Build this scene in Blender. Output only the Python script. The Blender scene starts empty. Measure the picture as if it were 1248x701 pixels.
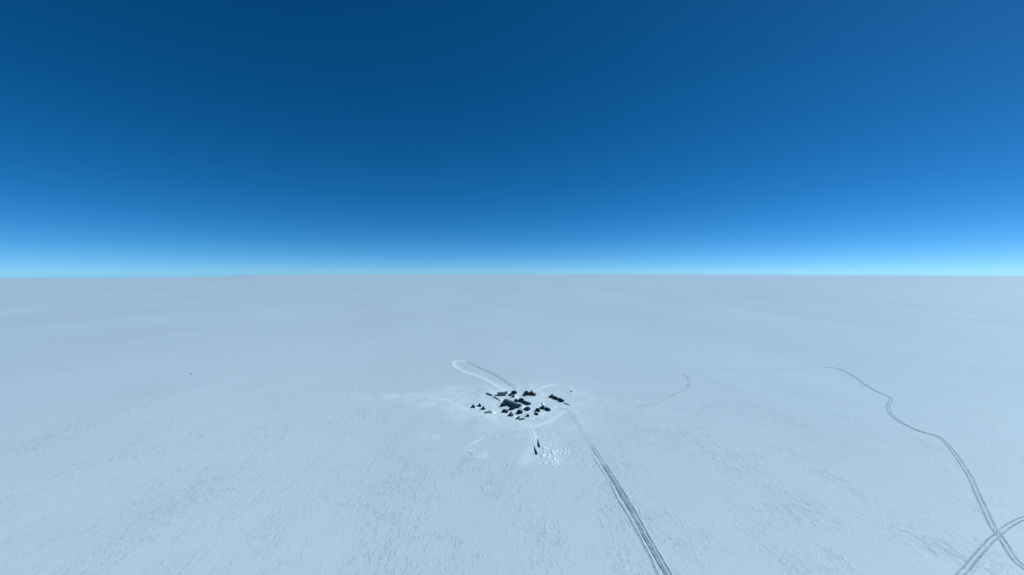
import bpy, math, random
from mathutils import Vector, noise
random.seed(7)
S = bpy.context.scene
COL = S.collection
R = math.radians

# ------------------------------------------------------------------ camera
H = 100.0                      # drone height above the snow, metres
F = 523.0                      # focal length in photograph pixels (1248 wide)
PITCH = R(2.04)                # looking very slightly down
W0, H0 = 1248.0, 701.0
cam_d = bpy.data.cameras.new('camera')
cam = bpy.data.objects.new('camera', cam_d)
COL.objects.link(cam)
cam.location = (0, 0, H)
cam.rotation_euler = (R(90) - PITCH, 0, 0)
cam_d.sensor_width = 36.0
cam_d.lens = 36.0 * F / W0
cam_d.clip_start = 0.5
cam_d.clip_end = 300000.0
S.camera = cam

def at(px, py):
    """Where on the flat snow plain a spot seen in the survey picture lies."""
    u, v = (px - W0/2)/F, -(py - H0/2)/F
    dy = math.cos(PITCH) + v*math.sin(PITCH)
    dz = -math.sin(PITCH) + v*math.cos(PITCH)
    t = -H/dz
    return Vector((u*t, dy*t, 0.0))

# ------------------------------------------------------------------ light
SUN_AZ, SUN_EL = 76.0, 43.0    # degrees: right of the view axis, above horizon
sv = Vector((math.sin(R(SUN_AZ))*math.cos(R(SUN_EL)), math.cos(R(SUN_AZ))*math.cos(R(SUN_EL)), math.sin(R(SUN_EL))))
sd = bpy.data.lights.new('sun', 'SUN')
sd.energy = 3.55; sd.angle = R(0.53); sd.color = (1.0, 0.972, 0.93)
so = bpy.data.objects.new('sun', sd); COL.objects.link(so)
so.rotation_euler = (-sv).to_track_quat('-Z', 'Y').to_euler()
so.location = sv*500

wd = bpy.data.worlds.new('World'); S.world = wd; wd.use_nodes = True
nt = wd.node_tree; nt.nodes.clear()
N = nt.nodes.new; L = nt.links.new
sky = N('ShaderNodeTexSky'); sky.sky_type = 'NISHITA'; sky.sun_disc = False
sky.sun_elevation = R(SUN_EL); sky.sun_rotation = R(SUN_AZ)
sky.altitude = 500; sky.air_density = 0.35; sky.dust_density = 0.08; sky.ozone_density = 5.0
gam = N('ShaderNodeGamma'); gam.inputs[1].default_value = 0.9
hs = N('ShaderNodeHueSaturation'); hs.inputs['Saturation'].default_value = 1.26
bg = N('ShaderNodeBackground'); bg.inputs[1].default_value = 0.125
out = N('ShaderNodeOutputWorld')
L(sky.outputs[0], gam.inputs[0]); L(gam.outputs[0], hs.inputs['Color']); L(hs.outputs[0], bg.inputs[0]); L(bg.outputs[0], out.inputs[0])

vs = S.view_settings
vs.view_transform = 'Standard'; vs.look = 'None'; vs.gamma = 1.0; vs.exposure = 0.0
vs.use_curve_mapping = False
vs.use_white_balance = True; vs.white_balance_temperature = 5600; vs.white_balance_tint = -10
S.render.film_transparent = False

# ------------------------------------------------------------------ materials
class Mat:
    def __init__(s, name):
        s.m = bpy.data.materials.new(name); s.m.use_nodes = True
        s.t = s.m.node_tree; s.b = s.t.nodes['Principled BSDF']
    def n(s, typ, **kw):
        x = s.t.nodes.new(typ)
        for k, v in kw.items(): setattr(x, k, v)
        return x
    def l(s, a, b): s.t.links.new(a, b)
    def math(s, op, a, b=None, clamp=False):
        x = s.n('ShaderNodeMath', operation=op); x.use_clamp = clamp
        for i, v in enumerate((a, b)):
            if v is None: continue
            if isinstance(v, (int, float)): x.inputs[i].default_value = v
            else: s.l(v, x.inputs[i])
        return x.outputs[0]
    def mapr(s, v, a, b, c, d, smooth=True):
        x = s.n('ShaderNodeMapRange')
        x.interpolation_type = 'SMOOTHSTEP' if smooth else 'LINEAR'
        s.l(v, x.inputs['Value'])
        for k, q in zip(('From Min', 'From Max', 'To Min', 'To Max'), (a, b, c, d)): x.inputs[k].default_value = q
        return x.outputs[0]
    def mix(s, f, a, b):
        x = s.n('ShaderNodeMix', data_type='RGBA')
        for sock, v in ((x.inputs[0], f), (x.inputs[6], a), (x.inputs[7], b)):
            if isinstance(v, (int, float)): sock.default_value = v
            elif isinstance(v, tuple): sock.default_value = (*v, 1)
            else: s.l(v, sock)
        return x.outputs[2]
    def noise(s, vec, scale, detail=4.0, rough=0.55, dist=0.0):
        x = s.n('ShaderNodeTexNoise'); s.l(vec, x.inputs['Vector'])
        x.inputs['Scale'].default_value = scale; x.inputs['Detail'].default_value = detail
        x.inputs['Roughness'].default_value = rough; x.inputs['Distortion'].default_value = dist
        return x.outputs['Fac']
    def mapping(s, vec, scale=(1,1,1), rot=(0,0,0), loc=(0,0,0)):
        x = s.n('ShaderNodeMapping'); s.l(vec, x.inputs['Vector'])
        x.inputs['Scale'].default_value = scale; x.inputs['Rotation'].default_value = rot; x.inputs['Location'].default_value = loc
        return x.outputs[0]

def plain(name, col, rough=0.7, var=0.25, scale=2.0, metal=0.0, bump=0.0):
    k = Mat(name)
    tc = k.n('ShaderNodeTexCoord').outputs['Object']
    f = k.noise(tc, scale, 5, 0.6)
    c = k.mix(k.mapr(f, 0.3, 0.7, 0, 1), tuple(x*(1-var) for x in col), tuple(min(1, x*(1+var)) for x in col))
    k.l(c, k.b.inputs['Base Color'])
    k.b.inputs['Specular IOR Level'].default_value = 0.15 if rough > .65 else 0.5
    k.b.inputs['Roughness'].default_value = rough; k.b.inputs['Metallic'].default_value = metal
    if bump:
        b = k.n('ShaderNodeBump'); b.inputs['Strength'].default_value = bump; b.inputs['Distance'].default_value = 0.1
        k.l(k.noise(tc, scale*3, 4), b.inputs['Height']); k.l(b.outputs[0], k.b.inputs['Normal'])
    return k.m

SNOW_A = (0.705, 0.745, 0.80)      # wind-packed plain
SNOW_B = (0.87, 0.89, 0.935)      # fresh, churned-up snow
# trampled / groomed patches round the camp: (photo x, y, rx m, ry m, strength)
PATCHES = [(630, 491, 62, 70, 1.0), (590, 490, 42, 42, 1.0), (566, 484, 50, 38, 0.75), (500, 483, 60, 16, 0.5),
           (655, 505, 40, 45, 0.7), (690, 486, 40, 45, 0.55), (662, 550, 13, 22, 0.8), (604, 505, 30, 22, 0.8), (640, 515, 22, 30, .6),]

def snow_ground():
    k = Mat('snow')
    P = k.n('ShaderNodeNewGeometry').outputs['Position']
    wob = k.n('ShaderNodeTexNoise'); k.l(P, wob.inputs['Vector']); wob.inputs['Scale'].default_value = 0.035; wob.inputs['Detail'].default_value = 5
    sub = k.n('ShaderNodeVectorMath', operation='SUBTRACT'); k.l(wob.outputs['Color'], sub.inputs[0]); sub.inputs[1].default_value = (.5,.5,.5)
    sc = k.n('ShaderNodeVectorMath', operation='SCALE'); k.l(sub.outputs[0], sc.inputs[0]); sc.inputs['Scale'].default_value = 80
    PW = k.n('ShaderNodeVectorMath', operation='ADD'); k.l(P, PW.inputs[0]); k.l(sc.outputs[0], PW.inputs[1]); PW = PW.outputs[0]
    mask = None
    for (x, y, rx, ry, st) in PATCHES:
        c = at(x, y)
        v = k.mapping(PW, (1/rx, 1/ry, 0.0), (0,0,0), (-c.x/rx, -c.y/ry, 0))
        ln = k.n('ShaderNodeVectorMath', operation='LENGTH'); k.l(v, ln.inputs[0])
        m = k.mapr(ln.outputs['Value'], 0.35, 1.15, st, 0.0)
        mask = m if mask is None else k.math('MAXIMUM', mask, m)
    pt = k.noise(k.mapping(P, (0.10, 0.05, 1), (0,0,R(50))), 1.0, 7, 0.7, 0.5)
    mask = k.math('MULTIPLY', mask, k.mapr(pt, 0.38, 0.58, 0.12, 1.0))
    # sastrugi: wind-carved ridges running along the view axis
    w2 = k.n('ShaderNodeTexNoise'); k.l(P, w2.inputs['Vector']); w2.inputs['Scale'].default_value = 0.09; w2.inputs['Detail'].default_value = 3
    s2 = k.n('ShaderNodeVectorMath', operation='SUBTRACT'); k.l(w2.outputs['Color'], s2.inputs[0]); s2.inputs[1].default_value = (.5,.5,.5)
    s3 = k.n('ShaderNodeVectorMath', operation='SCALE'); k.l(s2.outputs[0], s3.inputs[0]); s3.inputs['Scale'].default_value = 7
    PS = k.n('ShaderNodeVectorMath', operation='ADD'); k.l(P, PS.inputs[0]); k.l(s3.outputs[0], PS.inputs[1]); PS = PS.outputs[0]
    a = k.noise(k.mapping(PS, (0.55, 0.16, 1), (0,0,R(6))), 1.0, 8, 0.68, 0.25)
    a = k.mapr(a, 0.50, 0.64, 0, 1)
    b = k.noise(k.mapping(PS, (1.2, 0.65, 1), (0,0,R(-12))), 1.0, 6, 0.68, 0.2)
    b = k.mapr(b, 0.50, 0.74, 0, 1)
    f_ = k.mapr(k.noise(k.mapping(PS, (2.6, 1.2, 1)), 1.0, 3, 0.6), 0.45, 0.75, 0, 1)
    c_ = k.noise(k.mapping(PS, (0.22, 0.035, 1), (0,0,R(6))), 1.0, 4, 0.55, 0.1)
    c_ = k.mapr(c_, 0.585, 0.61, 0, 1)
    big = k.noise(k.mapping(P, (0.03, 0.018, 1)), 1.0, 6, 0.7)
    where = k.mapr(big, 0.40, 0.64, 0.12, 0.9)
    h = k.math('ADD', k.math('ADD', k.math('MULTIPLY', a, 0.6), k.math('MULTIPLY', b, 0.32)), k.math('ADD', k.math('MULTIPLY', c_, 0.3), k.math('MULTIPLY', f_, 0.3)))
    h = k.math('MULTIPLY', h, where)
    churn = k.math('MULTIPLY', k.noise(P, 0.55, 5, 0.65), k.math('MULTIPLY', mask, 0.8))
    h = k.math('ADD', k.math('MULTIPLY', h, k.math('SUBTRACT', 1.0, k.math('MULTIPLY', mask, 0.75))), churn)
    soft = k.noise(k.mapping(P, (0.03, 0.012, 1)), 1.0, 3, 0.5)
    h = k.math('ADD', h, k.math('MULTIPLY', soft, 1.6))
    ln = k.n('ShaderNodeVectorMath', operation='LENGTH'); k.l(P, ln.inputs[0])
    fade = k.mapr(ln.outputs['Value'], 150, 1400, 1.0, 0.0)
    bp = k.n('ShaderNodeBump'); bp.inputs['Distance'].default_value = 0.24
    k.l(h, bp.inputs['Height']); k.l(fade, bp.inputs['Strength'])
    k.l(bp.outputs[0], k.b.inputs['Normal'])
    # colour: glazed / dull / fresh snow
    mott = k.noise(k.mapping(P, (0.004, 0.0016, 1)), 1.0, 5, 0.6)
    col = k.mix(k.mapr(mott, 0.3, 0.7, 0, 1), tuple(x*0.955 for x in SNOW_A), tuple(x*1.03 for x in SNOW_A))
    col = k.mix(k.math('MULTIPLY', mask, 0.9), col, SNOW_B)
    k.l(col, k.b.inputs['Base Color'])
    k.b.inputs['Roughness'].default_value = 0.42
    k.b.inputs['Specular IOR Level'].default_value = 0.8
    return k.m

def snow_loose(name, c0, c1, scale=0.6, bump=0.6):
    k = Mat(name)
    P = k.n('ShaderNodeNewGeometry').outputs['Position']
    f = k.noise(P, scale, 6, 0.65)
    k.l(k.mix(k.mapr(f, 0.35, 0.65, 0, 1), c0, c1), k.b.inputs['Base Color'])
    b = k.n('ShaderNodeBump'); b.inputs['Strength'].default_value = bump; b.inputs['Distance'].default_value = 0.3
    k.l(k.noise(P, 1.1, 5, 0.6), b.inputs['Height']); k.l(b.outputs[0], k.b.inputs['Normal'])
    k.b.inputs['Roughness'].default_value = 0.6; k.b.inputs['Specular IOR Level'].default_value = 0.3
    return k.m

def snow_rut(name, c0, c1):  # rut floor: compacted snow, with the shade inside ruts also in its tones
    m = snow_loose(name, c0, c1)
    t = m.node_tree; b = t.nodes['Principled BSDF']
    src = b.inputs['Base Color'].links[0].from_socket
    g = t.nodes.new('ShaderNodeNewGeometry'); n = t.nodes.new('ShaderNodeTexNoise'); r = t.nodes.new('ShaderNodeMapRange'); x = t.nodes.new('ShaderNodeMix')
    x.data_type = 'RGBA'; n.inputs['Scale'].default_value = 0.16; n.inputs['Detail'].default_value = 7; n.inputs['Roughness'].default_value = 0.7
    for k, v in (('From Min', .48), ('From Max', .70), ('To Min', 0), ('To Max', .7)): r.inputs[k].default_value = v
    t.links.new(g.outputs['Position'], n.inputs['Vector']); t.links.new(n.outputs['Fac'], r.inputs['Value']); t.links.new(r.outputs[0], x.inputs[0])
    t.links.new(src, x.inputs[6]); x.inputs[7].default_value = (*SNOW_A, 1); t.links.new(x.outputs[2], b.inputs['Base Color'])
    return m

M = {
    'snow': snow_ground(),
    'fresh': snow_loose('fresh_snow', (0.83, 0.88, 0.93), (0.89, 0.925, 0.96)),
    'berm': snow_loose('packed_snow', tuple(x*.95 for x in SNOW_A), tuple(x*1.02 for x in SNOW_A)),
    'trod': snow_loose('trodden_snow', tuple(x*1.03 for x in SNOW_A), (0.89, 0.91, 0.95), 0.22),
    'rut': snow_rut('rut_packed_shade', (0.22, 0.29, 0.36), (0.32, 0.40, 0.47)),
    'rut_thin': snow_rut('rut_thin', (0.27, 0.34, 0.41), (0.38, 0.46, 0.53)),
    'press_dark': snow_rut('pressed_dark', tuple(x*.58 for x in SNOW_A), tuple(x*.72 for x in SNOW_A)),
    'press': snow_loose('pressed_snow', tuple(x*.80 for x in SNOW_A), tuple(x*.94 for x in SNOW_A)),
    'dark': plain('dark_canvas', (0.008, 0.021, 0.040), 0.8, 0.25, 1.5, bump=.3),
    'black': plain('black_canvas', (0.004, 0.008, 0.020), 0.8, 0.25, 1.5, bump=.3),
    'slate': plain('slate_canvas', (0.045, 0.078, 0.100), 0.75, 0.2, 1.2, bump=.3),
    'rib': plain('faded_rib', (0.22, 0.30, 0.34), 0.7, 0.15),
    'grey': plain('grey_tarp', (0.065, 0.095, 0.12), 0.7, 0.25, 1.5, bump=.3),
    'blue': plain('navy_canvas', (0.006, 0.020, 0.15), 0.75, 0.2, 1.5, bump=.3),
    'red': plain('maroon_paint', (0.17, 0.014, 0.022), 0.45, 0.2),
    'plum': plain('plum_canvas', (0.017, 0.006, 0.016), 0.8, 0.25, 1.5, bump=.3),
    'rubber': plain('track_rubber', (0.012, 0.013, 0.015), 0.85, 0.2),
    'steel': plain('steel', (0.10, 0.115, 0.13), 0.45, 0.15, metal=0.6),
    'glass': plain('cab_glass', (0.015, 0.02, 0.025), 0.08, 0.1),
    'wood': plain('weathered_wood', (0.13, 0.12, 0.11), 0.8, 0.25, 3.0),
    'door': plain('door_flap', (0.055, 0.072, 0.085), 0.8, 0.2),
}

# ------------------------------------------------------------------ mesh helpers
class MB:
    def __init__(s): s.v = []; s.f = []; s.mi = []
    def quadgrid(s, rows, closed=False, mat=0, flip=False):
        base = len(s.v); n = len(rows[0])
        for r in rows: s.v.extend(r)
        for i in range(len(rows)-1):
            for j in range(n if closed else n-1):
                q = [base+i*n+j, base+i*n+(j+1) % n, base+(i+1)*n+(j+1) % n, base+(i+1)*n+j]
                s.f.append(tuple(q[::-1]) if flip else tuple(q)); s.mi.append(mat if isinstance(mat, int) else mat[j])
    def face(s, pts, mat=0):
        b = len(s.v); s.v.extend(pts); s.f.append(tuple(range(b, b+len(pts)))); s.mi.append(mat)
    def box(s, c, d, taper=1.0, rz=0.0, mat=0):
        cx, cy, cz = c; dx, dy, dz = d[0]/2, d[1]/2, d[2]/2
        p = []
        for z, k in ((-dz, 1.0), (dz, taper)):
            for x, y in ((-dx,-dy), (dx,-dy), (dx,dy), (-dx,dy)):
                X, Y = x*k, y*k
                p.append((cx+X*math.cos(rz)-Y*math.sin(rz), cy+X*math.sin(rz)+Y*math.cos(rz), cz+z))
        b = len(s.v); s.v.extend(p)
        for q in ((3,2,1,0), (4,5,6,7), (0,1,5,4), (1,2,6,5), (2,3,7,6), (3,0,4,7)):
            s.f.append(tuple(b+i for i in q)); s.mi.append(mat)
    def tube(s, a, b, r, n=8, r2=None, mat=0):
        a, b = Vector(a), Vector(b); d = (b-a).normalized()
        u = d.orthogonal().normalized(); w = d.cross(u)
        rows = [[tuple(p + (u*math.cos(t)+w*math.sin(t))*q) for t in [2*math.pi*i/n for i in range(n)]] for p, q in ((a, r), (b, r if r2 is None else r2))]
        s.quadgrid(rows, True, mat)
        k = len(s.v); s.f.append(tuple(range(k-2*n, k-n))[::-1]); s.mi.append(mat); s.f.append(tuple(range(k-n, k))); s.mi.append(mat)
    def build(s, name, mats, parent=None, smooth=False, bevel=0.0):
        me = bpy.data.meshes.new(name); me.from_pydata([tuple(v) for v in s.v], [], s.f)
        mats = mats if isinstance(mats, (list, tuple)) else [mats]
        for m in mats: me.materials.append(m)
        me.polygons.foreach_set('material_index', s.mi)
        if smooth: me.polygons.foreach_set('use_smooth', [True]*len(s.f))
        me.validate(); me.update()
        o = bpy.data.objects.new(name, me); COL.objects.link(o)
        if parent: o.parent = parent
        if bevel:
            md = o.modifiers.new('bevel', 'BEVEL'); md.width = bevel; md.segments = 2; md.limit_method = 'ANGLE'
        return o

def tag(o, label=None, cat=None, group=None, kind=None):
    if label: o['label'] = label
    if cat: o['category'] = cat
    if group: o['group'] = group
    if kind: o['kind'] = kind
    return o
def empty(name, loc=(0,0,0), rz=0):
    o = bpy.data.objects.new(name, None); COL.objects.link(o); o.location = loc; o.rotation_euler.z = rz
    o.empty_display_size = 0.5
    return o
def copy_tree(o, parent=None):
    c = o.copy(); COL.objects.link(c)
    if parent: c.parent = parent
    for ch in o.children: copy_tree(ch, c)
    return c
def repaint(root, old, new):
    for o in [root, *root.children_recursive]:
        for sl in getattr(o, 'material_slots', []):
            if sl.material == M[old]:
                sl.link = 'OBJECT'; sl.material = M[new]

# ------------------------------------------------------------------ the snow plain
RE = 6.371e6
FLAT = 1500.0
def gz(x, y):
    r = math.hypot(x, y)
    if r <= FLAT: return 0.0
    z = -(r*r - FLAT*FLAT)/(2*RE)
    k = min(1, (r-FLAT)/6000)
    z += k*9*(noise.noise(Vector((x/5200, y/5200, 3.1))))
    az = math.degrees(math.atan2(x, y))             # the ice falls away gently to the left
    t = min(1, max(0, (-31.5-az)/3.0)); t = t*t*(3-2*t)
    if az < -100: t *= max(0, (-az-180)/-80)
    z -= t*max(0, r-6000)*math.tan(R(0.26))*min(1, (r-FLAT)/6000)
    return z
def ground():
    mb = MB()
    rs = [1.0]
    r = 40.0
    while r < FLAT: rs.append(r); r *= 1.16
    rs.append(FLAT); r = FLAT
    while r < 70000: r *= 1.035; rs.append(r)
    n = 480
    rows = []
    for r in rs:
        rows.append([(r*math.sin(2*math.pi*i/n), r*math.cos(2*math.pi*i/n), gz(r*math.sin(2*math.pi*i/n), r*math.cos(2*math.pi*i/n))) for i in range(n)])
    mb.quadgrid(rows, True, 0, flip=True)
    mb.f.append(tuple(range(n))[::-1]); mb.mi.append(0)
    o = mb.build('ground', M['snow'], smooth=True)
    tag(o, 'vast flat plain of wind carved snow reaching the horizon', kind='structure')
ground()

# ------------------------------------------------------------------ tracks in the snow
def curve(pts, step=1.2, px=True):
    P = [at(*p) for p in pts] if px else [Vector(p) for p in pts]
    P = [P[0]*2-P[1]] + P + [P[-1]*2-P[-2]]
    o = []
    for i in range(1, len(P)-2):
        a, b, c, d = P[i-1:i+3]
        n = max(2, int((c-b).length/step))
        for k in range(n):
            t = k/n
            o.append(0.5*((2*b) + (c-a)*t + (2*a-5*b+4*c-d)*t*t + (3*b-a-3*c+d)*t**3))
    o.append(P[-2])
    return o

def ribbon(mb, C, prof, off=0.0, jit=0.15, seed=0, wj=0.22, mats=None, taper=8):
    """sweep a ridge/rut profile [(u, z), ...] along centre line C"""
    rows = []
    n = len(C)
    for i, p in enumerate(C):
        d = (C[min(n-1, i+1)]-C[max(0, i-1)]); d.z = 0; d.normalize()
        nr = Vector((d.y, -d.x, 0))
        e = min(1.0, min(i, n-1-i)/taper)
        p = p + nr*(.45*noise.noise(Vector((p.x*.045, p.y*.045, 9.0))) + .14*noise.noise(Vector((p.x*.3, p.y*.3, 2.0))))
        row = []
        for j, (u, z) in enumerate(prof):
            q = p + nr*(off + u*(1+wj*noise.noise(Vector((p.x*.11, p.y*.11, seed+.3*j)))))
            zz = z if z < 0 else (0.012 + (z-.012)*e*(1 + jit*4*noise.noise(Vector((p.x*.35, p.y*.35, seed+j*1.7)))))
            row.append((q.x, q.y, zz if zz < 0 else max(0.012, zz)))
        rows.append(row)
    mb.quadgrid(rows, False, mats if mats else 0, flip=True)

def rut(w, bl=0.16, br=0.16, bw=0.45):
    return [(-w/2-bw, -0.02), (-w/2-bw*.35, bl), (-w/2, .03), (w/2, .03), (w/2+bw*.35, br), (w/2+bw, -0.02)]
RM = [0, 0, 1, 0, 0]

def path(lines, label, mats):
    mb = MB()
    for k, (C, prof, off, mi) in enumerate(lines): ribbon(mb, C, prof, off, seed=k*5.0, mats=mi)
    return tag(mb.build('path', mats, smooth=False), label, kind='structure')

# the haul track running from the camp to the bottom of the picture: three ruts
right = [(719,540), (723,546), (729.5,556), (736.6,566.6), (748,584), (758.5,600.7), (778,635), (800,674), (816,702), (832,731)]
left = [(721.5,553), (724,559), (733,572), (744,588.5), (750,601), (758,616), (770.7,637), (785.4,664), (803,702), (818,732)]
CR, CL = curve(right), curve(left)
nr_ = next(i for i, p in enumerate(CR) if p.y < at(736, 565).y); nl_ = next(i for i, p in enumerate(CL) if p.y < at(742, 586).y)
FR, FL = CR[:nr_+4], CL[:nl_+4]; CR, CL = CR[nr_-4:], CL[nl_-4:]
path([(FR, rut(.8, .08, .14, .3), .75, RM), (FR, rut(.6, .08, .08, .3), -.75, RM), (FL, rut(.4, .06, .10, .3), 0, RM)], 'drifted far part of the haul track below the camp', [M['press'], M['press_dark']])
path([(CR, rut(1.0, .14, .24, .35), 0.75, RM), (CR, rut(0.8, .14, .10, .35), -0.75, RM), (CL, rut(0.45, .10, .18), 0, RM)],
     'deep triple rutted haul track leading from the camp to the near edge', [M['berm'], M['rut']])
T2 = [(940,450.4), (960,451.0), (984,450), (1003.6,447.7), (1023,450), (1040,458.6), (1057,470.7), (1074,479.7), (1084,484), (1086,488), (1082.4,494.2), (1086,505),
      (1098,514.8), (1117.6,524.5), (1136,530), (1145.5,533.8), (1158.8,546.4), (1173.3,565.8), (1183,582.7), (1196.7,612.8), (1210.5,643), (1217.4,652.5), (1227.8,668), (1236.4,681), (1248,692), (1275,712)]
C2 = curve(T2)
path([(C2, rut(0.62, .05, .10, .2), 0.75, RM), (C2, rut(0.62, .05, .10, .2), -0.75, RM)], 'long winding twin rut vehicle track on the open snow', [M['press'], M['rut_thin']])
T3 = [(1155,722), (1170,702), (1181,689), (1193,673), (1207,659.5), (1217.4,651.7), (1231,640.5), (1248,632), (1290,616)]
C3 = curve(T3)
path([(C3, rut(0.58, .05, .09, .22), 0.72, RM), (C3, rut(0.58, .05, .09, .22), -0.72, RM)], 'curved twin rut track crossing the long winding track', [M['press'], M['rut_thin']])
T4 = [(774.5,496), (791,493), (805.8,489), (825,479), (836,474), (839,469), (838.5,461), (832,455)]
C4 = curve(T4)
path([(C4, rut(0.8, .04, .07, .2), 0.7, RM), (C4, rut(0.7, .04, .07, .2), -0.7, RM)], 'faint hooked vehicle track on open snow beyond the haul track', [M['press'], M['press_dark']])
C5 = curve([(845,450), (880,450.2), (915,450.6), (940,450.4)], 3)
path([(C5, rut(0.8, .03, .05, .15), 0, RM)], 'very faint straight track running towards the winding track', [M['press'], M['press_dark']])
# loop road behind the camp: bright churned leg and a dark rutted leg
T6a = [(622,480), (608.5,472.6), (596,465.4), (585,459.7), (573.7,455.8), (561.3,451.3), (555,447.4), (552.3,442.8), (553.5,440.7), (560,440), (568,440.4)]
C6 = curve(T6a)
path([(C6, [(-1.8,-.02), (-1.1,.16), (-.3,.07), (.3,.07), (1.1,.16), (1.8,-.02)], 0, 0), (C6, [(-.5,-.02), (-.25,.07), (0,.05), (.25,.07), (.5,-.02)], 3.4, 0)], 'bright churned leg of the loop road behind the camp', [M['fresh']])
T6b = [(567,440.3), (575,443.6), (582.6,447.4), (592.7,451.9), (602.9,456.4), (613,462.5), (623,469.8), (633,476)]
C6b = curve(T6b)
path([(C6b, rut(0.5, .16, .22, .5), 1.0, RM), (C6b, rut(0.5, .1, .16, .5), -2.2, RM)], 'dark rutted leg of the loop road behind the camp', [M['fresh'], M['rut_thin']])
C7 = curve([(596,500), (606,503), (615,506.5), (634,516), (645,522), (650,527), (652.4,533), (653.5,540)])
path([(C7, [(-1.3,-.02), (-.8,.12), (-.3,.06), (.3,.06), (.8,.12), (1.3,-.02)], 0, 0), (C7, [(-.6,-.02), (-.3,.08), (0,.05), (.3,.08), (.6,-.02)], 2.6, 0)], 'pale churned path from the tents to the dug ramp', [M['trod']])
C8 = curve([(652,478), (664,471), (680,469), (694,473), (701,481)])
path([(C8, [(-.8,-.02), (-.4,.10), (0,.05), (.4,.10), (.8,-.02)], 1.2, 0), (C8, [(-.8,-.02), (-.4,.10), (0,.05), (.4,.10), (.8,-.02)], -1.2, 0)], 'faint pale ring track curving round the far side of the camp', [M['trod']])
C9 = curve([(540,486), (556,492), (570,500.5), (585,506), (600,508)])
path([(C9, [(-1.2,-.02), (-.7,.10), (0,.05), (.7,.10), (1.2,-.02)], 0, 0), (C9, [(-.7,-.02), (-.3,.06), (0,.05), (.3,.06), (.7,-.02)], 3.0, 0)], 'pale churned track passing in front of the four outlying tents', [M['trod']])
lane = [(-.6,-.02), (-.35,.06), (-.2,.03), (.2,.03), (.35,.06), (.6,-.02)]
for pts, lab in (
    ([(720,542), (713,530), (705,517), (697,505), (688,497)], 'faint end of the haul track running up to the sled train'),
    ([(612,506), (606,500), (603,493), (604,486), (600,478), (590,470)], 'narrow pale lane between the outlying row and the camp'),
    ([(646,512), (652,508), (661,504), (672,499), (680,492)], 'narrow pale lane from the front tents to the sled train'),
    ([(690,500), (672,512), (655,519), (640,522)], 'narrow pale lane sweeping below the right side of the camp'),
    ([(548,478), (566,481), (580,486), (592,489), (606,492)], 'narrow pale lane entering the camp from the left'),
    ([(470,484), (492,481.5), (515,484), (535,484.5), (550,487)], 'broken pale lane far left of the camp'),
    ([(612,478), (620,473), (634,471), (650,474), (660,480), (662,488)], 'narrow pale lane looping behind the back row')):
    Cx = curve(pts)
    path([(Cx, lane, .8, 0), (Cx, lane, -.8, 0)], lab, [M['press' if 'haul' in lab else 'trod']])
# spiral turning marks: concentric ripples of snow
def ripples(pts, w, n, label):
    C = curve(pts, 0.7); ls = []; rr = random.Random(n)
    for k in range(n):
        o = (k/(n-1)-.5)*w
        a_, b_ = int(len(C)*rr.uniform(0, .25)), int(len(C)*rr.uniform(.75, 1))
        ls.append((C[a_:b_], [(-.45,-.02), (-.1,.19), (.12,.17), (.45,-.02)], o, 0))
    path(ls, label, [M['fresh']])
Cu = curve([(590,532.5), (583,537), (575,541.5), (569,545)])
path([(Cu, lane, 0, 0)], 'thin pale wheel line leading down to the rippled turning marks', [M['trod']])
ripples([(568.5,545), (569.5,547.5), (574,550.5), (582,553.5), (590,554.8), (598,553)], 7.0, 5, 'rippled turning marks curling in the snow before the tents')
ripples([(511,529.8), (518,531), (525,532.5), (532,532.8), (541,535)], 6.5, 4, 'short rippled turning marks on the snow to the left')

# ------------------------------------------------------------------ camp: builders
def heading(a, b): d = b-a; return math.atan2(d.y, d.x)

def dome_rows(lx, ly, h, n=20, m=7, p=0.85):
    rows = []
    for i in range(m+1):
        t = i/m*math.pi/2
        k, z = math.cos(t)**p, math.sin(t)*h
        if i == m: k = 0.02
        rows.append([(lx/2*k*math.cos(2*math.pi*j/n), ly/2*k*math.sin(2*math.pi*j/n), z) for j in range(n)])
    return rows

def make_dome():
    t = empty('dome_tent')
    mb = MB(); mb.quadgrid(dome_rows(4.4, 4.0, 2.5), True); mb.f.append(tuple(range(len(mb.v)-20, len(mb.v)))); mb.mi.append(0)
    mb.build('tent_body', M['dark'], t, smooth=True)
    mb = MB()
    for a in (0, 60, 120):
        c, s = math.cos(R(a)), math.sin(R(a)); prev = None
        for i in range(13):
            q = math.pi*i/12; k = math.copysign(abs(math.cos(q))**.85, math.cos(q))
            p = (2.23*k*c, 2.03*k*s, 2.53*math.sin(q))
            if prev: mb.tube(prev, p, .035, 5)
            prev = p
    mb.build('pole', M['rib'], t)
    mb = MB(); mb.box((0, -2.2, .75), (1.2, .9, 1.5), .8); mb.build('porch', M['dark'], t, bevel=.1)
    mb = MB(); mb.box((0, -2.67, .6), (.7, .03, 1.1), 1); mb.build('door', M['door'], t)
    mb = MB()
    ring = [[(2.9*k*math.cos(2*math.pi*j/24)*(1+.08*math.sin(5*j)), 2.7*k*math.sin(2*math.pi*j/24)*(1+.08*math.sin(3*j)), z) for j in range(24)] for k, z in ((1, -.03), (.86, .22), (.70, .12))]
    mb.quadgrid(ring, True); mb.build('snow_skirt', M['fresh'], t, smooth=True)
    return t

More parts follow.
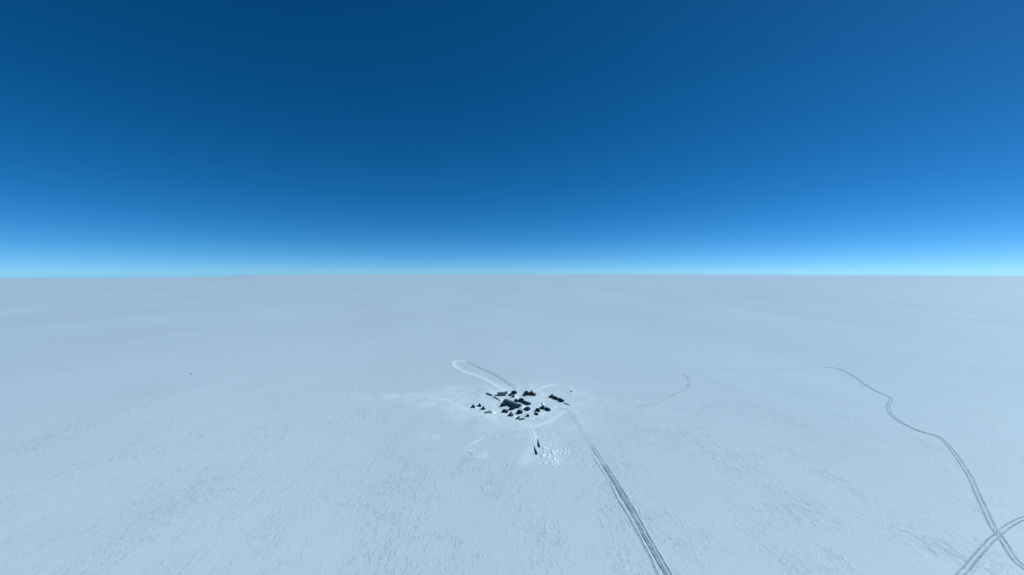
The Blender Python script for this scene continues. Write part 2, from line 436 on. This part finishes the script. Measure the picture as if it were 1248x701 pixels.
def make_pyramid():
    t = empty('pyramid_tent')
    mb = MB(); b, k, h = 1.75, .16, 2.9
    rows = []
    for i in range(6):
        q = i/5; w = b*(1-q)+k*q - .10*math.sin(q*math.pi); z = h*q
        rows.append([(-w,-w,z), (0,-w*1.02-.03*math.sin(q*3.1),z), (w,-w,z), (w*1.02,0,z), (w,w,z), (0,w*1.02,z), (-w,w,z), (-w*1.02,0,z)])
    mb.quadgrid(rows, True); n = len(mb.v); mb.f.append(tuple(range(n-8, n))); mb.mi.append(0)
    mb.build('tent_body', M['dark'], t)
    mb = MB()
    for x in (-1, 1):
        for y in (-1, 1): mb.tube((x*1.8, y*1.8, 0), (x*.13, y*.13, 3.1), .04, 6)
    mb.build('pole', M['wood'], t)
    mb = MB(); mb.tube((0, -1.35, .75), (0, -2.0, .65), .5, 12, .42); mb.build('tunnel_door', M['door'], t, smooth=False)
    mb = MB()
    ring = []
    for k, z in ((2.5, -.03), (2.15, .2), (1.75, .14)):
        ring.append([(k*math.copysign(abs(math.cos(a))**.6, math.cos(a))*(1+.05*math.sin(4*j)), k*math.copysign(abs(math.sin(a))**.6, math.sin(a)), z) for j in range(24) for a in [2*math.pi*j/24]])
    mb.quadgrid(ring, True); mb.build('snow_skirt', M['fresh'], t, smooth=True)
    return t

def make_barrel(name, L_, W_, Hh, ribs=9, body='slate'):
    t = empty(name)
    def arc(k=1.0, n=14, x=0.0):
        return [(x, W_/2*k*math.copysign(abs(math.cos(a))**.8, math.cos(a)), Hh*k*math.sin(a)**.9 if a not in (0,) else 0) for a in [math.pi*i/n for i in range(n+1)]]
    def fix(r): return [(x, y, max(0.0, z.real if isinstance(z, complex) else z)) for x, y, z in r]
    import builtins
    def arc2(k, x):
        r = []
        for i in range(17):
            a = math.pi*i/16; s = max(0.0, math.sin(a)); c = math.cos(a)
            r.append((x, W_/2*k*math.copysign(abs(c)**.8, c), Hh*k*s**.85))
        return r
    mb = MB()
    rows = []
    for i in range(ribs*2-1):
        x = -L_/2 + L_*i/(ribs*2-2); rows.append(arc2(1.0 if i % 2 == 0 else .965, x))
    mb.quadgrid(rows, flip=False)
    mb.build('roof', M[body], t, smooth=False)
    mb = MB()
    for i in range(ribs):
        x = -L_/2 + L_*i/(ribs-1)
        mb.quadgrid([arc2(1.0, x-.12), arc2(1.025, x-.08), arc2(1.025, x+.08), arc2(1.0, x+.12)])
    mb.build('rib', M['rib'], t)
    for s in (-1, 1):
        mb = MB(); r = arc2(.985, s*(L_/2-.03)); mb.face(r if s > 0 else r[::-1])
        e = mb.build('end_wall', M['dark'], t)
        mb = MB(); mb.box((s*(L_/2+.02), 0, .95), (.06, .95, 1.9)); mb.build('door', M['door'], e)
        for y in (-1, 1):
            mb = MB(); mb.box((s*(L_/2+.02), y*W_*.27, Hh*.5), (.05, .55, .5)); mb.build('window', M['glass'], e)
    mb = MB(); mb.tube((L_*.18, W_*.22, Hh*.85), (L_*.18, W_*.22, Hh+1.0), .09, 8); mb.build('chimney', M['steel'], t)
    mb = MB(); mb.quadgrid([[(x, y, Hh*(1.03-.22*(y/W_*2)**2)) for y in (-W_*.13, -W_*.05, W_*.05, W_*.13)] for x in (-L_/2+.1, L_/2-.1)]); mb.build('lit_ridge', M['rib'], t)  # pale strip puts the sunlit top of the roof into colour
    return t

def make_sled(L_=5.0, W_=2.2, h=1.3):
    t = empty('cargo_sled')
    for y in (-1, 1):
        mb = MB(); pts = [(-L_/2, y*W_*.36, .06), (L_/2-.3, y*W_*.36, .06), (L_/2+.25, y*W_*.36, .3), (L_/2+.5, y*W_*.36, .62)]
        for a, b in zip(pts, pts[1:]):
            mb.tube(a, b, .07, 6)
        for x in (-.35, 0, .35): mb.tube((x*L_, y*W_*.36, .1), (x*L_, y*W_*.36, .42), .05, 6)
        mb.build('runner', M['steel'], t)
    mb = MB(); mb.box((0, 0, .47), (L_, W_, .12)); mb.build('deck', M['wood'], t)
    mb = MB()
    rows = []
    for i in range(9):
        x = -L_*.46 + L_*.92*i/8; e = 1 if 0 < i < 8 else .72
        hh = h*(.78+.22*math.sin(i*1.9+1))*e
        rows.append([(x, -W_*.47, .535), (x, -W_*.45*e, .535+hh*.7), (x, -W_*.24*e, .535+hh), (x, W_*.2*e, .535+hh*.96), (x, W_*.45*e, .535+hh*.66), (x, W_*.47, .535)])
    mb.quadgrid(rows, flip=True); mb.face(rows[0]); mb.face(rows[-1][::-1])
    mb.build('tarpaulin', M['dark'], t)
    mb = MB(); mb.tube((L_/2, .6, .45), (L_/2+1.5, 0, .5), .05, 6); mb.tube((L_/2, -.6, .45), (L_/2+1.5, 0, .5), .05, 6); mb.build('drawbar', M['steel'], t)
    return t

def make_tractor():
    t = empty('snow_tractor')
    for s in (-1, 1):
        mb = MB(); pr = []
        for i in range(24):
            a = 2*math.pi*i/24; c, q = math.cos(a), math.sin(a)
            pr.append((1.75*math.copysign(abs(c)**.5, c) + .35*(q > 0)*c, .55 + .5*math.copysign(abs(q)**.75, q)))
        mb.quadgrid([[(x, s*1.15-.45, z) for x, z in pr], [(x, s*1.15+.45, z) for x, z in pr]], True)
        for y in (-.45, .45):
            mb.face([(x, s*1.15+y, z) for x, z in (pr if y < 0 else pr[::-1])])
        tr = mb.build('track', M['rubber'], t)
        mb = MB()
        for x in (-1.25, -.6, .05, .7, 1.3): mb.tube((x, s*1.62, .5), (x, s*1.66, .5), .3, 12)
        mb.build('wheel', M['steel'], tr)
    mb = MB(); mb.box((-.15, 0, 1.15), (3.9, 1.5, .7), .97); mb.box((1.25, 0, 1.65), (1.5, 1.4, .4), .9); mb.build('body', M['red'], t, bevel=.06)
    mb = MB(); mb.box((-.1, 0, 2.2), (1.7, 1.75, 1.4), .84); cab = mb.build('cab', M['red'], t, bevel=.06)
    mb = MB(); mb.box((.73, 0, 2.3), (.16, 1.35, .8), .85); mb.build('windscreen', M['glass'], cab)
    for s in (-1, 1):
        mb = MB(); mb.box((-.1, s*.80, 2.3), (1.1, .1, .75), .9); mb.build('window', M['glass'], cab)
        mb = MB(); mb.tube((2.0, s*.5, 1.55), (2.06, s*.5, 1.55), .12, 10); mb.build('headlight', M['rib'], t)
    mb = MB(); mb.box((-1.45, 0, 1.62), (1.2, 1.9, .22)); mb.build('load_deck', M['steel'], t)
    mb = MB(); rows = [[(2.55+.22*math.cos(z*2.4), y, .1+z) for z in (0, .3, .6, .9, 1.15)] for y in (-1.9, 1.9)]
    mb.quadgrid(rows); rows = [[(p[0]+.07, p[1], p[2]) for p in r] for r in rows]; mb.quadgrid(rows, flip=True)
    mb.box((2.4, .6, .6), (.7, .12, .16)); mb.box((2.4, -.6, .6), (.7, .12, .16)); mb.build('blade', M['steel'], t)
    mb = MB(); mb.tube((-.7, .6, 2.9), (-.7, .6, 3.5), .06, 8); mb.build('exhaust', M['rubber'], t)
    return t

def make_snowmobile():
    t = empty('snowmobile')
    mb = MB(); rows = []
    for x, w, z0, z1 in ((-1.2,.22,.45,.62), (-.4,.26,.42,.68), (.1,.3,.35,.78), (.5,.42,.3,.92), (.95,.40,.28,.8), (1.35,.22,.32,.52)):
        rows.append([(x,-w,z0), (x,-w*.9,z1*.9), (x,-w*.3,z1), (x,w*.3,z1), (x,w*.9,z1*.9), (x,w,z0)])
    mb.quadgrid(rows, True, flip=True); mb.face(rows[0]); mb.face(rows[-1][::-1]); mb.build('body', M['black'], t)
    mb = MB(); mb.box((-.5, 0, .78), (1.3, .42, .2), .85); mb.build('seat', M['rubber'], t, bevel=.05)
    mb = MB(); mb.box((-.45, 0, .22), (1.9, .4, .44), .9); mb.build('track', M['rubber'], t, bevel=.12)
    mb = MB(); mb.box((.62, 0, 1.05), (.06, .55, .36), .7); mb.build('windscreen', M['glass'], t)
    for s in (-1, 1):
        mb = MB(); mb.box((.9, s*.48, .06), (1.1, .16, .06)); mb.tube((.9, s*.48, .09), (.75, s*.25, .4), .035, 6); mb.build('ski', M['steel'], t)
    mb = MB(); mb.tube((.35, -.38, 1.05), (.35, .38, 1.05), .025, 6); mb.tube((.45, 0, .85), (.35, 0, 1.05), .03, 6); mb.build('handlebar', M['steel'], t)
    return t

def make_crate():
    t = empty('cargo_crate')
    mb = MB(); mb.box((0, 0, .75), (1.7, 1.5, 1.3)); b = mb.build('body', M['dark'], t, bevel=.03)
    mb = MB(); mb.box((0, 0, 1.46), (1.8, 1.6, .1)); mb.build('lid', M['slate'], t)
    mb = MB()
    for y in (-.6, 0, .6): mb.box((0, y, .05), (1.7, .14, .1))
    mb.build('skid', M['wood'], t)
    mb = MB()
    for x in (-.55, .55):
        mb = MB(); mb.box((x, 0, .75), (.1, 1.56, 1.28)); mb.build('batten', M['wood'], t)
    return t

def make_flag():
    t = empty('marker_flag')
    mb = MB(); mb.tube((0,0,-.2), (0,0,2.6), .05, 6, .03); mb.build('pole', M['wood'], t)
    mb = MB(); rows = [[(-.05-.3*i, .08*math.sin(i*1.4), z) for i in range(5)] for z in (1.5, 2.5)]
    mb.quadgrid(rows); mb.quadgrid([[(x, y+.02, z) for x, y, z in r] for r in rows], flip=True); mb.build('cloth', M['black'], t)
    return t

def snow_pile(name, px, py, rx, ry, h, label, rz=0, cat='snow pile', group=None, seed=0, mat='fresh'):
    mb = MB(); n, m = 28, 9; rows = []
    for i in range(m):
        k = 1 - i/(m-.4); row = []
        for j in range(n):
            a = 2*math.pi*j/n
            w = 1+.28*noise.noise(Vector((math.cos(a)*1.7, math.sin(a)*1.7, seed)))
            z = h*(1-k*k)**1.0*(1+.35*noise.noise(Vector((math.cos(a)*k*2.4, math.sin(a)*k*2.4, seed+4)))) - (.05 if i == 0 else 0)
            row.append((rx*k*w*math.cos(a), ry*k*w*math.sin(a), z))
        rows.append(row)
    mb.quadgrid(rows, True); mb.f.append(tuple(range(len(mb.v)-n, len(mb.v)))); mb.mi.append(0)
    o = mb.build(name, M[mat], smooth=True); o.location = at(px, py); o.rotation_euler.z = rz
    return tag(o, label, cat, group)

# ------------------------------------------------------------------ camp: placing
def place(proto, used, px, py, rz, s, label, cat, group=None, paint=None):
    o = proto if not used[0] else copy_tree(proto); used[0] += 1
    o.location = at(px, py); o.rotation_euler.z = R(rz)
    o.scale = (s, s, s) if isinstance(s, (int, float)) else s
    o['label'] = label; o['category'] = cat
    if group: o['group'] = group
    if paint: jobs.append((o, paint))
    return o
jobs = []

G1 = 'small tents pitched round the camp'
py_, pu = make_pyramid(), [0]
place(py_, pu, 576.8, 496.8, 20, (0.90, 0.90, 0.85), 'dark pointed tent at the outer end of the little outlying row', 'tent', G1)
place(py_, pu, 584.4, 495.4, 5, (0.90, 0.90, 0.81), 'dark pointed tent standing furthest back in the little outlying row', 'tent', G1)
place(py_, pu, 589.0, 499.0, 35, (0.90, 0.90, 0.77), 'black pointed tent in the outlying row beside the mast', 'tent', G1, [('dark', 'black')])
place(py_, pu, 622.8, 499.6, 15, (0.95, 0.95, 0.90), 'dark pointed tent close in front of the middle of the long ribbed tent', 'tent', G1)
place(py_, pu, 622.8, 507.0, 40, (1.03, 1.03, 0.99), 'greyish pointed tent at the near corner of the front tents', 'tent', G1, [('dark', 'slate')])

dm, du = make_dome(), [0]
place(dm, du, 613.2, 495.0, -30, (1.01, 0.88, 0.88), 'black rounded tent by the far end of the long ribbed tent', 'tent', G1, [('dark', 'black')])
place(dm, du, 614.8, 502.4, 40, (0.97, 0.88, 0.84), 'dark rounded tent with a box at its side, nearest the outlying row', 'tent', G1)
place(dm, du, 633.4, 503.8, -20, (1.06, 0.97, 1.01), 'black rounded tent in front of the near end of the long ribbed tent', 'tent', G1, [('dark', 'black')])
place(dm, du, 642.4, 499.6, 10, (1.23, 1.01, 0.88), 'navy blue rounded tent, the only blue one', 'tent', G1, [('dark', 'blue')])
place(dm, du, 655.2, 501.2, 30, (0.97, 0.92, 0.88), 'dark rounded tent with a paler top beside the parked vehicle and sled', 'tent', G1, [('rib', 'grey')])
place(dm, du, 626.6, 479.8, 0, (1.19, 1.06, 1.01), 'large dark plum rounded tent in the back row between two small dark stacks', 'tent', G1, [('dark', 'plum')])
place(dm, du, 635.2, 489.6, 20, (1.14, 1.14, 1.10), 'tall black rounded tent close behind the long ribbed tent', 'tent', G1, [('dark', 'black')])
place(dm, du, 641.6, 480.4, 60, (1.28, 1.06, 1.06), 'dark rounded tent in the back row beside the maroon tractor', 'tent', G1)
place(dm, du, 629.0, 490.0, 80, (0.88, 0.88, 0.92), 'dark rounded tent squeezed behind the far half of the long ribbed tent', 'tent', G1)

A, B = at(616.2, 491.0), at(632.2, 497.6)
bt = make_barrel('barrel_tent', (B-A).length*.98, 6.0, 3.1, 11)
bt.location = (A+B)/2; bt.rotation_euler.z = heading(A, B)
tag(bt, 'long slate grey ribbed barrel tent in the middle of the camp', 'tent')
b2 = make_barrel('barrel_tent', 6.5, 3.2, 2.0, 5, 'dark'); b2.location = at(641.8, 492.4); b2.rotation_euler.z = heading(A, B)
tag(b2, 'short low dark barrel tent at the end of the row behind the long tent', 'tent')
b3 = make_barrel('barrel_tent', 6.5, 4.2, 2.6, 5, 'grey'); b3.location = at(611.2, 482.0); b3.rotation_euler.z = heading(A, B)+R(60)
tag(b3, 'grey barrel tent with a pale roof at the left end of the back row', 'tent')

tr, tu = make_tractor(), [0]
place(tr, tu, 647.8, 481.6, -14, (1.25, 1.2, 1.1), 'maroon tracked snow tractor at the right end of the back row', 'snow tractor', 'tracked snow tractors')
hd = math.degrees(heading(at(661.8, 498.0), at(667.6, 501)))
place(tr, tu, 661.8, 498.2, hd+180, .85, 'dark snow tractor parked with a sled close by the tents', 'snow tractor', 'tracked snow tractors', [('red', 'dark')])
hd2 = math.degrees(heading(at(672.5, 484.3), at(684, 489)))
place(tr, tu, 672.8, 484.6, hd2+180, .85, 'dark snow tractor heading the sled train set apart from the camp', 'snow tractor', 'tracked snow tractors', [('red', 'dark')])

sl, su = make_sled(), [0]
G3 = 'loaded cargo sleds'
place(sl, su, 667.6, 500.2, hd+180, (1.05, 1.0, 1.1), 'dark covered sled hitched behind the tractor beside the tents', 'sled', G3)
place(sl, su, 677.4, 486.6, hd2+180, (1.1, 1.0, 1.2), 'dark covered sled hitched first behind the tractor of the train', 'sled', G3)
place(sl, su, 683.8, 489.2, hd2+180, (1.1, 1.1, 1.2), 'dark covered sled, second and last loaded one of the train', 'sled', G3)
place(sl, su, 690.6, 492.6, hd2+180, (1.2, .5, .25), 'low empty looking grey sled at the very tail of the train', 'sled', G3, [('dark', 'grey')])
place(sl, su, 595.4, 502.8, 15, (1.1, .9, .45), 'low grey sled lying in the outlying row under the thin mast', 'sled', G3, [('dark', 'grey')])
place(sl, su, 631.3, 510.0, 60, (.8, .8, .6), 'small grey sled, left one of the pair in front of the tents', 'sled', G3, [('dark', 'grey')])
place(sl, su, 635.8, 511.4, 25, (.8, .7, .5), 'small grey sled, nearest one of the pair in front of the tents', 'sled', G3, [('dark', 'slate')])
A5, B5 = at(592.2, 479.6), at(600.0, 482.9)
o5 = place(sl, su, 596.1, 481.2, math.degrees(heading(A5, B5)), ((B5-A5).length/6.2, .75, .6), 'very long low grey sled behind the outlying row', 'sled', G3, [('dark', 'grey')])

sm, smu = make_snowmobile(), [0]
place(sm, smu, 653.6, 505.2, hd, (1.7, 1.6, 1.3), 'black snowmobile parked in front of the pale topped tent', 'snowmobile')

cr, cu = make_crate(), [0]
G4 = 'cargo crates standing about the camp'
place(cr, cu, 643.0, 508.0, 20, 1.0, 'dark crate standing alone in front of the blue tent', 'crate', G4)
place(cr, cu, 618.0, 502.8, 35, (.8, .8, .9), 'dark crate beside the rounded tent nearest the outlying row', 'crate', G4)
place(cr, cu, 625.6, 499.2, 10, (.8, .8, .7), 'dark crate beside the pointed tent in front of the long tent', 'crate', G4)
place(cr, cu, 617.2, 479.8, 0, (1.0, 1.0, 1.2), 'grey crate between the pale roofed tent and the plum tent of the back row', 'crate', G4, [('dark', 'grey')])
place(cr, cu, 621.8, 482.4, 25, (1.3, 1.1, 1.1), 'black crate at the left foot of the large plum back row tent', 'crate', G4, [('dark', 'black')])
place(cr, cu, 625.4, 484.0, 50, (1.1, 1.1, 1.0), 'dark crate in front of the large plum back row tent', 'crate', G4)
place(cr, cu, 639.3, 482.6, 10, (1.5, 1.2, 1.0), 'black crate at the foot of the tent beside the maroon tractor', 'crate', G4, [('dark', 'black')])

fl, fu = make_flag(), [0]
G5 = 'marker flags on the snow'
place(fl, fu, 697.0, 480.6, 0, 1.1, 'small dark marker flag beyond the sled train', 'flag', G5)
place(fl, fu, 233.6, 458.0, 0, .85, 'lone dark marker flag on the empty snow far from the camp', 'flag', G5)

mast = empty('mast', at(596.6, 502.0))
mb = MB(); mb.tube((0,0,-.2), (0,0,3.6), .10, 8, .05); mb.build('pole', M['steel'], mast)
mb = MB(); mb.box((0,0,3.3), (1.1,.08,.08)); mb.box((.45,0,3.45), (.22,.22,.22)); mb.build('crossarm', M['steel'], mast)
mb = MB(); mb.box((.0,-.18,1.3), (.5,.25,.6)); mb.build('instrument_box', M['slate'], mast)
tag(mast, 'thin steel mast with a crossarm above the low outlying sled', 'mast')

# stacked boards: thin grey line continuing the long sled
A6, B6 = at(601.5, 484.2), at(607.8, 487.4)
bs = empty('board_stack', (A6+B6)/2, heading(A6, B6)); Lb = (B6-A6).length
mb = MB()
for k in range(3): mb.box((0, 0, .2+.17*k), (Lb-.4*k, .8-.08*k, .15))
mb.build('board', M['grey'], bs)
mb = MB()
for x in (-.38, -.13, .13, .38): mb.box((x*Lb, 0, .06), (.15, .9, .12))
mb.build('bearer', M['wood'], bs)
tag(bs, 'long thin grey stack of boards lying by the far end of the long ribbed tent', 'board stack')

for o, ps in jobs:
    for a, b in ps: repaint(o, a, b)

# ------------------------------------------------------------------ heaped snow
GP = 'snow heaps shovelled up in the camp'
snow_pile('snow_pile', 636.6, 497.2, 3.2, 3.6, 1.2, 'bright snow heap at the near end of the long ribbed tent', group=GP, seed=1)
snow_pile('snow_pile', 611.2, 488.6, 2.6, 3.2, 1.1, 'bright snow heap at the far end of the long ribbed tent', group=GP, seed=2)
snow_pile('snow_pile', 600.6, 503.2, 2.2, 2.6, 1.0, 'bright snow heap beside the low sled of the outlying row', group=GP, seed=3)
snow_pile('snow_pile', 580.2, 497.4, 1.8, 2.0, .7, 'small snow heap between the two pointed tents of the outlying row', group=GP, seed=4)
snow_pile('snow_pile', 628.4, 484.0, 2.4, 3.0, .8, 'low snow heap between the back row crate and the tents', group=GP, seed=5)
snow_pile('snow_pile', 661.8, 492.5, 1.6, 3.0, .9, 'small snow heap just behind the tractor near the tents', group=GP, seed=6)
snow_pile('snow_pile', 626.5, 508.0, 2.0, 2.2, .7, 'small snow heap between the near corner tent and the small sleds', group=GP, seed=7)

# the dug ramp: dark wedges stand in for the snow walls' shade, with the spoil tipped beside it
def ramp_shade_wedge(a, b, w, h, label):
    A_, B_ = at(*a), at(*b); d = B_-A_; Ln = d.length
    o = empty('ramp_shade_wedge', A_, heading(A_, B_))
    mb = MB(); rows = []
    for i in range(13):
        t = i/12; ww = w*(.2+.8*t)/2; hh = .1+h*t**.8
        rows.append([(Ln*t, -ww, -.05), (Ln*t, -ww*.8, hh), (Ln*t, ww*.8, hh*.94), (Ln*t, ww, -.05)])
    mb.quadgrid(rows); mb.face(rows[0]); mb.face(rows[-1][::-1]); mb.build('shade_wedge', M['dark'], o)
    mb = MB()
    for t in (.25, .5, .75, 1.0):
        mb.tube((Ln*t-.1, w*(.3+.7*t)/2+.03, 0), (Ln*t-.1, w*(.3+.7*t)/2*.8+.03, .15+h*t), .05, 6)
    mb.build('post', M['wood'], o)
    tag(o, label, 'wall', 'dark wedges for the shaded sides of the dug ramp')
ramp_shade_wedge((655.0, 535), (657.6, 545.2), 0.7, 0.75, 'dark sloping wedge painting the shade of the snow wall on the far side of the dug ramp')
ramp_shade_wedge((650.8, 543.5), (654.4, 554), 0.7, 0.75, 'dark sloping wedge painting the shade of the snow wall on the near side of the dug ramp')
ripples([(672,541.5), (680,545), (684,549), (682,553)], 9.0, 5, 'rippled spoil marks on the snow to the right of the dug ramp')
ripples([(676,560), (681,563), (686,564)], 6.0, 4, 'short rippled marks just below the dug ramp')
mb = MB(); rnd = random.Random(5)
for k in range(70):
    q = at(660+rnd.gauss(12, 7), 553+rnd.gauss(0, 7.5)+rnd.random()*2)
    r = rnd.uniform(.4, 1.2); hh = r*rnd.uniform(.15, .34); n = 7; a0 = rnd.random()*6
    rows = [[(q.x+r*k2*math.cos(a0+2*math.pi*j/n)*(1+.25*rnd.uniform(-1,1)), q.y+r*1.3*k2*math.sin(a0+2*math.pi*j/n)*(1+.25*rnd.uniform(-1,1)), z*hh-.03) for j in range(n)] for k2, z in ((1,0), (.8,.6), (.35,1))]
    mb.quadgrid(rows, True); mb.f.append(tuple(range(len(mb.v)-n, len(mb.v)))); mb.mi.append(0)
tag(mb.build('snow_rubble', M['trod']), 'churned rubble of broken snow tipped beside the dug ramp', kind='stuff')
